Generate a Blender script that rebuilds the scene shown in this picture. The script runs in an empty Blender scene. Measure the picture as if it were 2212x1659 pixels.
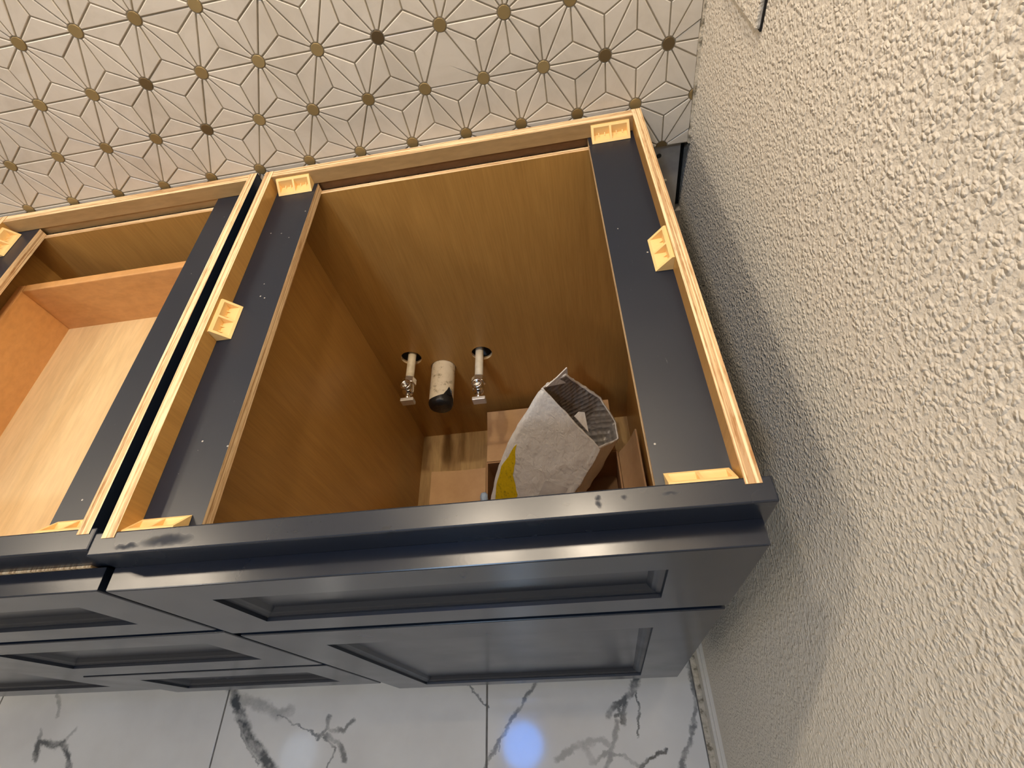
import bpy, math, random
import numpy as np
from mathutils import Matrix, Vector, noise

random.seed(7)
S = bpy.context.scene
COL = S.collection
H = 0.90          # height of the cabinet tops above the floor; builder z values are relative to the cabinet tops
W_PX, H_PX, F_PX = 2212, 1659, 1128.76

# ------------------------------------------------------------------ camera
CAM_LOC = Vector((0.33420, -0.68879, 0.36182 + H))
def rot(a, b, c):
    return Matrix.Rotation(c, 3, 'Z') @ Matrix.Rotation(b, 3, 'Y') @ Matrix.Rotation(a, 3, 'X')
CAM_ROT = rot(0.6245, 0.1643, -0.0191)
cd = bpy.data.cameras.new('camera')
cam = bpy.data.objects.new('camera', cd)
COL.objects.link(cam)
cd.sensor_fit = 'HORIZONTAL'
cd.sensor_width = 36.0
cd.lens = 36.0 * F_PX / W_PX
cd.clip_start = 0.02
cam.matrix_world = Matrix.Translation(CAM_LOC) @ CAM_ROT.to_4x4()
S.camera = cam

# ------------------------------------------------------------------ world and exposure
wd = bpy.data.worlds.new('world'); S.world = wd
wd.use_nodes = True
wd.node_tree.nodes['Background'].inputs[0].default_value = (0.9, 0.95, 1.0, 1)
wd.node_tree.nodes['Background'].inputs[1].default_value = 0.05
S.view_settings.view_transform = 'Standard'
S.view_settings.look = 'None'
S.view_settings.gamma = 1.0
S.view_settings.use_curve_mapping = False
S.view_settings.exposure = 0.05
try:
    S.cycles.max_bounces = 8
    S.cycles.diffuse_bounces = 5
    S.cycles.sample_clamp_indirect = 4.0
except Exception:
    pass

WARM = (1.0, 0.84, 0.64)
# lamps: vanity bars over the two sinks (warm bulbs) and ceiling cans (cool, rear pair added as fill); the fixtures are built at the end
VANITY = [(-1.12, 7.6), (-0.86, 7.6), (0.06, 13.0), (0.32, 13.0)]      # x, watts
CANS = [(-0.212, -0.605, 0.0, (0.07, 0.30, 1.0), 15.0), (-1.62, -0.621, 0.0, (0.70, 0.82, 1.0), 3.0),
        (-0.212, -1.75, 9.5, (0.52, 0.73, 1.0), 12.0), (-1.62, -1.75, 4.5, (1.0, 0.93, 0.82), 12.0)]  # this rear pair is added out of view to light the floor and fronts

# ------------------------------------------------------------------ mesh helpers
ORG = {}
def org(parent):
    return ORG.get(parent.name, Vector((0, 0, 0))) if parent else Vector((0, 0, 0))

def empty(name, loc, label=None, cat=None, group=None):
    o = bpy.data.objects.new(name, None)
    COL.objects.link(o)
    o.empty_display_size = 0.05
    o.location = (loc[0], loc[1], loc[2] + H)
    ORG[o.name] = Vector(o.location)
    tag(o, label, cat, group)
    return o

def tag(o, label=None, cat=None, group=None, kind=None):
    if label: o['label'] = label
    if cat: o['category'] = cat
    if group: o['group'] = group
    if kind: o['kind'] = kind
    return o

class MB:
    def __init__(s):
        s.v = []; s.f = []; s.m = []; s.sm = []
    def add(s, vs, fs, m=0, smooth=False):
        b = len(s.v)
        s.v += [tuple(p) for p in vs]
        for f in fs:
            s.f.append([b + i for i in f]); s.m.append(m); s.sm.append(smooth)
        return s
    def box(s, x0, x1, y0, y1, z0, z1, m=0, top=None, bottom=None, left=None, right=None, front=None, back=None):
        vs = [(x0, y0, z0), (x1, y0, z0), (x1, y1, z0), (x0, y1, z0), (x0, y0, z1), (x1, y0, z1), (x1, y1, z1), (x0, y1, z1)]
        fs = [((4, 5, 6, 7), top), ((3, 2, 1, 0), bottom), ((0, 1, 5, 4), front), ((2, 3, 7, 6), back), ((3, 0, 4, 7), left), ((1, 2, 6, 5), right)]
        for f, mm in fs:
            s.add([vs[i] for i in f], [(0, 1, 2, 3)], m if mm is None else mm)
        return s
    def tube(s, a, b, r0, r1=None, n=20, m=0, cap0=True, cap1=True, smooth=True):
        a = Vector(a); b = Vector(b); r1 = r0 if r1 is None else r1
        d = (b - a).normalized()
        u = d.orthogonal().normalized(); w = d.cross(u)
        vs = []
        for c, r in ((a, r0), (b, r1)):
            for i in range(n):
                t = 2 * math.pi * i / n
                vs.append(c + u * (r * math.cos(t)) + w * (r * math.sin(t)))
        fs = [(i, (i + 1) % n, n + (i + 1) % n, n + i) for i in range(n)]
        s.add(vs, fs, m, smooth)
        if cap0: s.add(vs[:n], [tuple(reversed(range(n)))], m)
        if cap1: s.add(vs[n:], [tuple(range(n))], m)
        return s
    def lathe(s, c, axis, prof, n=24, m=0):
        # prof: list of (distance along axis, radius)
        c = Vector(c); d = Vector(axis).normalized(); u = d.orthogonal().normalized(); w = d.cross(u)
        vs = []; fs = []
        for (t, r) in prof:
            for i in range(n):
                a = 2 * math.pi * i / n
                vs.append(c + d * t + u * (r * math.cos(a)) + w * (r * math.sin(a)))
        for k in range(len(prof) - 1):
            for i in range(n):
                fs.append((k * n + i, k * n + (i + 1) % n, (k + 1) * n + (i + 1) % n, (k + 1) * n + i))
        s.add(vs, fs, m, True)
        return s
    def build(s, name, mats, parent=None, bevel=0.0, fix=True):
        o3 = org(parent)
        me = bpy.data.meshes.new(name)
        me.from_pydata([(x - o3.x, y - o3.y, z + H - o3.z) for x, y, z in s.v], [], s.f)
        for mt in (mats if isinstance(mats, (list, tuple)) else [mats]):
            me.materials.append(mt)
        for p, mi, sm in zip(me.polygons, s.m, s.sm):
            p.material_index = mi; p.use_smooth = sm
        me.update()
        import bmesh
        bm = bmesh.new(); bm.from_mesh(me)
        bmesh.ops.remove_doubles(bm, verts=bm.verts, dist=1e-6)
        if fix: bmesh.ops.recalc_face_normals(bm, faces=bm.faces)
        bm.to_mesh(me); bm.free()
        o = bpy.data.objects.new(name, me)
        COL.objects.link(o)
        if parent:
            o.parent = parent
            ORG[o.name] = o3
        if bevel:
            b = o.modifiers.new('bevel', 'BEVEL'); b.width = bevel; b.segments = 2; b.limit_method = 'ANGLE'; b.angle_limit = 0.7
        return o

# ------------------------------------------------------------------ material helpers
def mat(name, color=(0.5, 0.5, 0.5), rough=0.5, metal=0.0, spec=0.5):
    m = bpy.data.materials.new(name); m.use_nodes = True
    p = m.node_tree.nodes['Principled BSDF']
    p.inputs['Base Color'].default_value = (*color, 1)
    p.inputs['Roughness'].default_value = rough
    p.inputs['Metallic'].default_value = metal
    p.inputs['Specular IOR Level'].default_value = spec
    return m, m.node_tree, p
def node(nt, t, **kw):
    n = nt.nodes.new(t)
    for k, v in kw.items(): setattr(n, k, v)
    return n
def coord(nt, scale=(1, 1, 1), rotz=(0, 0, 0), loc=(0, 0, 0)):
    g = node(nt, 'ShaderNodeNewGeometry')
    mp = node(nt, 'ShaderNodeMapping')
    mp.inputs['Scale'].default_value = scale
    mp.inputs['Rotation'].default_value = rotz
    mp.inputs['Location'].default_value = loc
    nt.links.new(g.outputs['Position'], mp.inputs['Vector'])
    return mp.outputs['Vector']
def nz(nt, vec, scale=5, detail=4, rough=0.55, dist=0.0):
    n = node(nt, 'ShaderNodeTexNoise')
    n.inputs['Scale'].default_value = scale; n.inputs['Detail'].default_value = detail
    n.inputs['Roughness'].default_value = rough; n.inputs['Distortion'].default_value = dist
    if vec is not None: nt.links.new(vec, n.inputs['Vector'])
    return n.outputs['Fac']
def ramp(nt, fac, stops):
    r = node(nt, 'ShaderNodeValToRGB')
    e = r.color_ramp.elements
    while len(e) < len(stops): e.new(0.5)
    for k, (p, c) in enumerate(stops):
        e[k].position = p; e[k].color = (*c, 1) if len(c) == 3 else c
    nt.links.new(fac, r.inputs['Fac'])
    return r.outputs['Color']
def mixc(nt, fac, a, b, mode='MIX'):
    n = node(nt, 'ShaderNodeMix', data_type='RGBA', blend_type=mode)
    for sock, val in ((n.inputs[0], fac), (n.inputs[6], a), (n.inputs[7], b)):
        if isinstance(val, bpy.types.NodeSocket): nt.links.new(val, sock)
        elif isinstance(val, (int, float)): sock.default_value = val
        else: sock.default_value = (*val, 1)
    return n.outputs[2]
def mth(nt, op, a, b=None, clamp=False):
    n = node(nt, 'ShaderNodeMath', operation=op); n.use_clamp = clamp
    for sock, val in ((n.inputs[0], a), (n.inputs[1], b)):
        if val is None: continue
        if isinstance(val, bpy.types.NodeSocket): nt.links.new(val, sock)
        else: sock.default_value = val
    return n.outputs[0]
def bump(nt, p, h, strength=0.5, dist=0.001):
    b = node(nt, 'ShaderNodeBump')
    b.inputs['Strength'].default_value = strength; b.inputs['Distance'].default_value = dist
    nt.links.new(h, b.inputs['Height']); nt.links.new(b.outputs['Normal'], p.inputs['Normal'])

def mk_wood(name, dark, light, grain=(9, 9, 0.9), rough=0.45, scale=6.0, contrast=(0.30, 0.72), spec=0.4):
    m, nt, p = mat(name, light, rough, spec=spec)
    v = coord(nt, grain)
    f = nz(nt, v, scale, 6, 0.6, 0.6)
    c = ramp(nt, f, [(contrast[0], dark), (contrast[1], light)])
    f2 = nz(nt, coord(nt, (grain[0] * 7, grain[1] * 7, grain[2] * 3)), scale, 3)
    c2 = mixc(nt, 0.35, c, ramp(nt, f2, [(0.35, tuple(x * 0.72 for x in light)), (0.6, light)]), 'MIX')
    nt.links.new(c2, p.inputs['Base Color'])
    return m
def mk_ply(name, axis):
    # raw plywood edge: stacked veneers across the given axis
    m, nt, p = mat(name, (0.72, 0.50, 0.27), 0.75, spec=0.2)
    sc = [3.0, 3.0, 3.0]; sc[axis] = 420.0
    f = nz(nt, coord(nt, tuple(sc)), 1.0, 1.5, 0.5)
    sc2 = [40.0, 40.0, 40.0]; sc2[axis] = 300.0
    f2 = nz(nt, coord(nt, tuple(sc2)), 1.0, 3, 0.6)
    c = ramp(nt, f, [(0.38, (0.36, 0.18, 0.07)), (0.45, (0.62, 0.38, 0.18)), (0.50, (0.84, 0.64, 0.38)), (0.57, (0.90, 0.73, 0.47)), (0.62, (0.60, 0.36, 0.17))])
    c = mixc(nt, 0.3, c, ramp(nt, f2, [(0.36, (0.35, 0.19, 0.08)), (0.5, (0.85, 0.66, 0.40))]), 'MIX')
    nt.links.new(c, p.inputs['Base Color'])
    bump(nt, p, f, 0.25, 0.0005)
    return m

# worn and greasy patches on the cabinet's front rail: x, y, half width, half depth
RAIL_MARKS = [(-0.004, -0.5390, 0.0200, 0.0042), (-0.038, -0.5415, 0.010, 0.002), (0.3405, -0.5390, 0.0022, 0.0032), (0.3405, -0.5340, 0.0020, 0.0020),
              (0.3590, -0.5352, 0.0022, 0.0020), (0.3915, -0.5355, 0.0055, 0.0010)]
def mk_navy(name, base=(0.0085, 0.0135, 0.0255), rough=0.24, dust=0.0, smudge=0.0):
    m, nt, p = mat(name, base, rough, spec=0.5)
    col = base
    f = nz(nt, coord(nt, (1, 1, 1)), 9, 4)
    nt.links.new(ramp(nt, f, [(0.3, (rough * 0.85,) * 3), (0.75, (rough * 1.2,) * 3)]), p.inputs['Roughness'])
    out = None
    if dust:
        vn = node(nt, 'ShaderNodeTexVoronoi'); vn.inputs['Scale'].default_value = 58
        nt.links.new(coord(nt), vn.inputs['Vector'])
        d = mth(nt, 'LESS_THAN', vn.outputs['Distance'], 0.055)
        sel = mth(nt, 'GREATER_THAN', nz(nt, coord(nt), 22, 1), 0.50)
        d = mth(nt, 'MULTIPLY', d, sel)
        scr = nz(nt, coord(nt, (60, 9, 9), (0, 0, 0.5)), 6, 5, 0.7)
        scr = mth(nt, 'MULTIPLY', mth(nt, 'GREATER_THAN', scr, 0.70), 0.10)
        d = mth(nt, 'MAXIMUM', mth(nt, 'MULTIPLY', d, dust), scr)
        out = mixc(nt, d, base, (0.55, 0.52, 0.46))
    if smudge:
        s1 = nz(nt, coord(nt, (5, 16, 5), (0, 0, 0.3)), 6, 5, 0.65)
        s1 = mth(nt, 'MULTIPLY', ramp(nt, s1, [(0.62, (0, 0, 0)), (0.70, (1, 1, 1))]), smudge)
        out = mixc(nt, s1, out if out is not None else base, (0.0035, 0.004, 0.005))
    if smudge:
        g = node(nt, 'ShaderNodeNewGeometry'); mk = None
        wb_ = node(nt, 'ShaderNodeTexNoise'); wb_.inputs['Scale'].default_value = 160; wb_.inputs['Detail'].default_value = 3
        nt.links.new(g.outputs['Position'], wb_.inputs['Vector'])
        ad = node(nt, 'ShaderNodeVectorMath', operation='MULTIPLY_ADD'); ad.inputs[1].default_value = (0.006, 0.006, 0.0)
        nt.links.new(wb_.outputs['Color'], ad.inputs[0]); nt.links.new(g.outputs['Position'], ad.inputs[2])
        for (mx, my, rx, ry) in RAIL_MARKS:
            d = node(nt, 'ShaderNodeVectorMath', operation='SUBTRACT'); nt.links.new(ad.outputs[0], d.inputs[0]); d.inputs[1].default_value = (mx + 0.003, my + 0.003, H)
            sc = node(nt, 'ShaderNodeVectorMath', operation='MULTIPLY'); nt.links.new(d.outputs[0], sc.inputs[0]); sc.inputs[1].default_value = (1 / rx, 1 / ry, 0)
            ln = node(nt, 'ShaderNodeVectorMath', operation='LENGTH'); nt.links.new(sc.outputs[0], ln.inputs[0])
            k = node(nt, 'ShaderNodeMapRange'); nt.links.new(ln.outputs['Value'], k.inputs[0])
            k.inputs[1].default_value = 0.4; k.inputs[2].default_value = 1.3; k.inputs[3].default_value = 0.5; k.inputs[4].default_value = 0.0
            mk = k.outputs[0] if mk is None else mth(nt, 'MAXIMUM', mk, k.outputs[0])
        old = p.inputs['Roughness'].links[0].from_socket
        nt.links.new(mixc(nt, mk, old, (0.75, 0.75, 0.75)), p.inputs['Roughness'])
        nt.links.new(mth(nt, 'MULTIPLY_ADD', mk, -0.35), p.inputs['Specular IOR Level'])
        p.inputs['Specular IOR Level'].links[0].from_node.inputs[2].default_value = 0.5
    if out is not None: nt.links.new(out, p.inputs['Base Color'])
    bump(nt, p, nz(nt, coord(nt), 420, 2), 0.03, 0.0005)
    return m

# ------------------------------------------------------------------ materials
M = {}
M['navy'] = mk_navy('navy_paint')
M['navy_top'] = mk_navy('navy_paint_handled', rough=0.26, smudge=0.55)
M['navy_soft'] = mk_navy('navy_paint_moulding', (0.0060, 0.0100, 0.0200), 0.42)
M['navy_dusty'] = mk_navy('navy_paint_dusty', (0.0095, 0.0145, 0.0270), 0.33, dust=0.75)
M['ply_x'] = mk_ply('plywood_edge_across_x', 0)
M['ply_y'] = mk_ply('plywood_edge_across_y', 1)
M['ply_z'] = mk_ply('plywood_edge_across_z', 2)
M['maple'] = mk_wood('maple_veneer', (0.40, 0.205, 0.052), (0.53, 0.290, 0.080), (10, 10, 1.0), 0.33)
M['maple_rail'] = mk_wood('maple_rail', (0.38, 0.23, 0.09), (0.48, 0.31, 0.14), (1.2, 9, 12), 0.5)
M['maple_floor'] = mk_wood('maple_floor', (0.30, 0.17, 0.06), (0.62, 0.42, 0.19), (9, 1.2, 9), 0.5, 4, (0.36, 0.62))
M['groove'] = mk_wood('groove_wood', (0.16, 0.07, 0.025), (0.26, 0.13, 0.05), (2, 9, 9), 0.7)
M['drawer_side'] = mk_wood('drawer_side_maple', (0.55, 0.27, 0.085), (0.66, 0.35, 0.13), (2, 2, 8), 0.45, 5)
M['drawer_bottom'] = mk_wood('drawer_bottom_ply', (0.64, 0.43, 0.20), (0.76, 0.56, 0.30), (7, 0.9, 7), 0.42, 4, (0.34, 0.66))
m, nt, p = mat('block_plastic', (0.88, 0.60, 0.25), 0.5); M['block'] = m
bump(nt, p, nz(nt, coord(nt), 300, 3), 0.2, 0.0008)

def mk_tile():
    m, nt, p = mat('cream_mosaic_tile', (0.66, 0.60, 0.51), 0.28)
    oi = node(nt, 'ShaderNodeObjectInfo')
    f = nz(nt, coord(nt, (1, 1, 1)), 14, 5, 0.6, 1.0)
    c = ramp(nt, f, [(0.32, (0.60, 0.545, 0.465)), (0.55, (0.68, 0.625, 0.545)), (0.8, (0.70, 0.65, 0.575))])
    r = mth(nt, 'MULTIPLY_ADD', oi.outputs['Random'], 0.07); r.node.inputs[2].default_value = 0.95
    cc = node(nt, 'ShaderNodeCombineColor')
    for i in range(3): nt.links.new(r, cc.inputs[i])
    nt.links.new(mixc(nt, 1.0, c, cc.outputs[0], 'MULTIPLY'), p.inputs['Base Color'])
    return m
M['tile'] = mk_tile()
m, nt, p = mat('mosaic_grout', (0.20, 0.165, 0.115), 0.85); M['grout'] = m
nt.links.new(ramp(nt, nz(nt, coord(nt), 60, 3), [(0.3, (0.25, 0.21, 0.145)), (0.7, (0.34, 0.285, 0.20))]), p.inputs['Base Color'])
m, nt, p = mat('brass_dot', (0.52, 0.36, 0.14), 0.50, 0.35); M['brass'] = m
oi = node(nt, 'ShaderNodeObjectInfo')
nt.links.new(ramp(nt, oi.outputs['Random'], [(0.0, (0.10, 0.065, 0.03)), (0.12, (0.24, 0.165, 0.065)), (1.0, (0.36, 0.27, 0.125))]), p.inputs['Base Color'])

def mk_stucco():
    m, nt, p = mat('orange_peel_wall', (0.64, 0.595, 0.51), 0.62, spec=0.35)
    v = coord(nt)
    vo = node(nt, 'ShaderNodeTexVoronoi'); vo.inputs['Scale'].default_value = 255
    wob = node(nt, 'ShaderNodeTexNoise'); wob.inputs['Scale'].default_value = 140; wob.inputs['Detail'].default_value = 2
    nt.links.new(v, wob.inputs['Vector'])
    wv = node(nt, 'ShaderNodeVectorMath', operation='MULTIPLY_ADD'); wv.inputs[1].default_value = (0.006, 0.006, 0.006)
    nt.links.new(wob.outputs['Color'], wv.inputs[0]); nt.links.new(v, wv.inputs[2])
    nt.links.new(wv.outputs[0], vo.inputs['Vector'])
    blob = ramp(nt, vo.outputs['Distance'], [(0.05, (1, 1, 1)), (0.35, (0.6,) * 3), (0.72, (0, 0, 0))])
    msk = ramp(nt, nz(nt, v, 150, 2, 0.5), [(0.34, (0.15,) * 3), (0.60, (1, 1, 1))])
    h = mth(nt, 'ADD', mth(nt, 'MULTIPLY', blob, msk), mth(nt, 'MULTIPLY', nz(nt, v, 420, 2, 0.5), 0.35))
    f = nz(nt, v, 3, 3)
    nt.links.new(ramp(nt, f, [(0.35, (0.68, 0.63, 0.545)), (0.65, (0.72, 0.665, 0.575))]), p.inputs['Base Color'])
    bump(nt, p, h, 0.85, 0.0019)
    return m
M['stucco'] = mk_stucco()
m, nt, p = mat('smooth_wall_paint', (0.62, 0.58, 0.50), 0.7); M['paint'] = m
bump(nt, p, nz(nt, coord(nt), 120, 3), 0.2, 0.001)
m, nt, p = mat('ceiling_paint', (0.72, 0.71, 0.68), 0.8); M['ceiling'] = m
bump(nt, p, nz(nt, coord(nt), 120, 3), 0.2, 0.001)
m, nt, p = mat('cement_board', (0.20, 0.185, 0.17), 0.85); M['cement'] = m
nt.links.new(ramp(nt, nz(nt, coord(nt), 40, 5), [(0.3, (0.34, 0.31, 0.28)), (0.7, (0.44, 0.41, 0.37))]), p.inputs['Base Color'])
m, nt, p = mat('painted_gap_shade', (0.01, 0.009, 0.008), 0.9); M['gap_shade'] = m  # near-black colour painted in for the shade inside gaps
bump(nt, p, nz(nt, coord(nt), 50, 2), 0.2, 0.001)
m, nt, p = mat('dark_rubber', (0.012, 0.011, 0.010), 0.45); M['rubber'] = m
bump(nt, p, nz(nt, coord(nt), 90, 3), 0.6, 0.003)
m, nt, p = mat('old_pvc', (0.72, 0.62, 0.44), 0.5); M['pvc'] = m
nt.links.new(ramp(nt, nz(nt, coord(nt), 70, 5, 0.65), [(0.34, (0.36, 0.28, 0.16)), (0.46, (0.74, 0.63, 0.45)), (0.8, (0.80, 0.70, 0.52))]), p.inputs['Base Color'])
m, nt, p = mat('white_pex', (0.80, 0.72, 0.55), 0.45); M['pex'] = m
nt.links.new(ramp(nt, nz(nt, coord(nt), 60, 3), [(0.35, (0.70, 0.61, 0.44)), (0.6, (0.84, 0.76, 0.59))]), p.inputs['Base Color'])
m, nt, p = mat('chrome', (0.78, 0.77, 0.75), 0.16, 1.0); M['chrome'] = m
bump(nt, p, nz(nt, coord(nt), 200, 2), 0.05, 0.0005)
m, nt, p = mat('brushed_handle', (0.74, 0.71, 0.66), 0.42, 0.6); M['handle'] = m
bump(nt, p, nz(nt, coord(nt), 300, 2), 0.1, 0.0005)

def mk_card(name, c0, c1):
    m, nt, p = mat(name, c1, 0.85, spec=0.15)
    f = nz(nt, coord(nt, (1, 1, 1)), 28, 5, 0.6)
    nt.links.new(ramp(nt, f, [(0.3, c0), (0.7, c1)]), p.inputs['Base Color'])
    bump(nt, p, nz(nt, coord(nt), 160, 3), 0.15, 0.0008)
    return m
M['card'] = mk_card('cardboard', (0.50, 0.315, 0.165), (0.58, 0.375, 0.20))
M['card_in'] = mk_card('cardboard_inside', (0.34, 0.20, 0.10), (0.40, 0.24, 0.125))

def mk_mailer():
    m, nt, p = mat('white_padded_paper', (0.80, 0.77, 0.70), 0.55)
    v = coord(nt)
    f = nz(nt, v, 22, 5, 0.6)
    nt.links.new(ramp(nt, f, [(0.3, (0.80, 0.77, 0.71)), (0.65, (0.90, 0.87, 0.81))]), p.inputs['Base Color'])
    w = nz(nt, coord(nt, (3.0, 3.0, 1.2), (0.3, 0.5, 0.2)), 26, 4, 0.62, 0.35)
    vn = node(nt, 'ShaderNodeTexVoronoi'); vn.inputs['Scale'].default_value = 130
    nt.links.new(v, vn.inputs['Vector'])
    h = mth(nt, 'ADD', w, mth(nt, 'MULTIPLY', vn.outputs['Distance'], -0.12))
    bump(nt, p, h, 0.6, 0.005)
    return m
M['mailer'] = mk_mailer()
m, nt, p = mat('silver_bubble_lining', (0.36, 0.33, 0.295), 0.42, 0.35); M['lining'] = m
vn = node(nt, 'ShaderNodeTexVoronoi'); vn.inputs['Scale'].default_value = 95; vn.inputs['Randomness'].default_value = 0.25
nt.links.new(coord(nt), vn.inputs['Vector'])
bump(nt, p, vn.outputs['Distance'], 0.9, 0.004)
m, nt, p = mat('yellow_ink', (0.80, 0.55, 0.005), 0.6); M['yellow'] = m
nt.links.new(ramp(nt, nz(nt, coord(nt, (3, 3, 1)), 90, 4, 0.7), [(0.30, (0.34, 0.24, 0.01)), (0.42, (0.78, 0.54, 0.005)), (0.7, (0.88, 0.62, 0.008))]), p.inputs['Base Color'])
m, nt, p = mat('grey_label_print', (0.50, 0.47, 0.43), 0.6); M['label_grey'] = m
nt.links.new(ramp(nt, nz(nt, coord(nt), 60, 3), [(0.3, (0.62, 0.59, 0.55)), (0.7, (0.74, 0.71, 0.66))]), p.inputs['Base Color'])
m, nt, p = mat('pale_blue_plastic', (0.42, 0.55, 0.72), 0.3); M['blue'] = m
bump(nt, p, nz(nt, coord(nt), 60, 3), 0.5, 0.004)
m, nt, p = mat('caulk', (0.62, 0.57, 0.48), 0.8); M['caulk'] = m
nt.links.new(ramp(nt, nz(nt, coord(nt), 90, 4), [(0.36, (0.22, 0.19, 0.14)), (0.46, (0.50, 0.45, 0.36)), (0.7, (0.66, 0.60, 0.50))]), p.inputs['Base Color'])
bump(nt, p, nz(nt, coord(nt), 160, 3), 0.8, 0.003)
m, nt, p = mat('white_baseboard', (0.66, 0.63, 0.57), 0.45); M['base'] = m
bump(nt, p, nz(nt, coord(nt), 60, 3), 0.1, 0.001)

VEINS = [  # (points, half width, darkness)
    ([(-.530, -.53), (-.488, -.591), (-.446, -.639), (-.389, -.688), (-.33, -.76)], .0095, 1.0),
    ([(-.507, -.560), (-.449, -.568), (-.398, -.593), (-.373, -.585)], .010, .45),
    ([(-.398, -.593), (-.326, -.621), (-.281, -.636), (-.253, -.661)], .002, .8),
    ([(-.292, -.634), (-.278, -.622), (-.276, -.597)], .004, .8),
    ([(-.271, -.625), (-.237, -.621), (-.218, -.610)], .004, .75),
    ([(-.276, -.636), (-.241, -.652), (-.227, -.676)], .005, .8),
    ([(-.972, -.661), (-.979, -.628), (-.943, -.638), (-.912, -.630), (-.873, -.679), (-.86, -.75)], .006, .95),
    ([(-.979, -.628), (-.988, -.607)], .004, .6),
    ([(-.913, -.628), (-.894, -.606)], .004, .4),
    ([(.032, -.553), (.076, -.596)], .0018, .75),
    ([(.183, -.545), (.125, -.617), (.084, -.674), (.060, -.72)], .0035, .75),
    ([(.396, -.545), (.371, -.580), (.339, -.593), (.324, -.618)], .005, .9),
    ([(.325, -.610), (.363, -.586), (.350, -.627)], .004, .9),
    ([(.381, -.563), (.386, -.604), (.377, -.650)], .002, .85),
    ([(.212, -.684), (.268, -.662), (.285, -.689)], .005, .5),
    ([(.341, -.627), (.327, -.664), (.307, -.700), (.29, -.75)], .004, .6),
    ([(.370, -.701), (.394, -.688), (.424, -.675)], .003, 1.0),
    ([(.501, -.520), (.500, -.584), (.489, -.631), (.452, -.702), (.43, -.76)], .004, .8),
    ([(.098, -.668), (.108, -.640), (.122, -.625)], .0016, .6),
    ([(.345, -.600), (.352, -.612), (.340, -.618)], .0030, .85),
    ([(.268, -.662), (.300, -.655), (.322, -.664)], .0045, .40),
    ([(.285, -.689), (.318, -.676), (.345, -.684), (.372, -.700)], .0030, .55),
    ([(-.253, -.661), (-.262, -.690), (-.250, -.72)], .0022, .7),
    ([(-.510, -.575), (-.470, -.630), (-.420, -.680)], .0020, .7),
    ([(-.983, -.534), (-.961, -.563), (-.961, -.580)], .004, .45),
]
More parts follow.
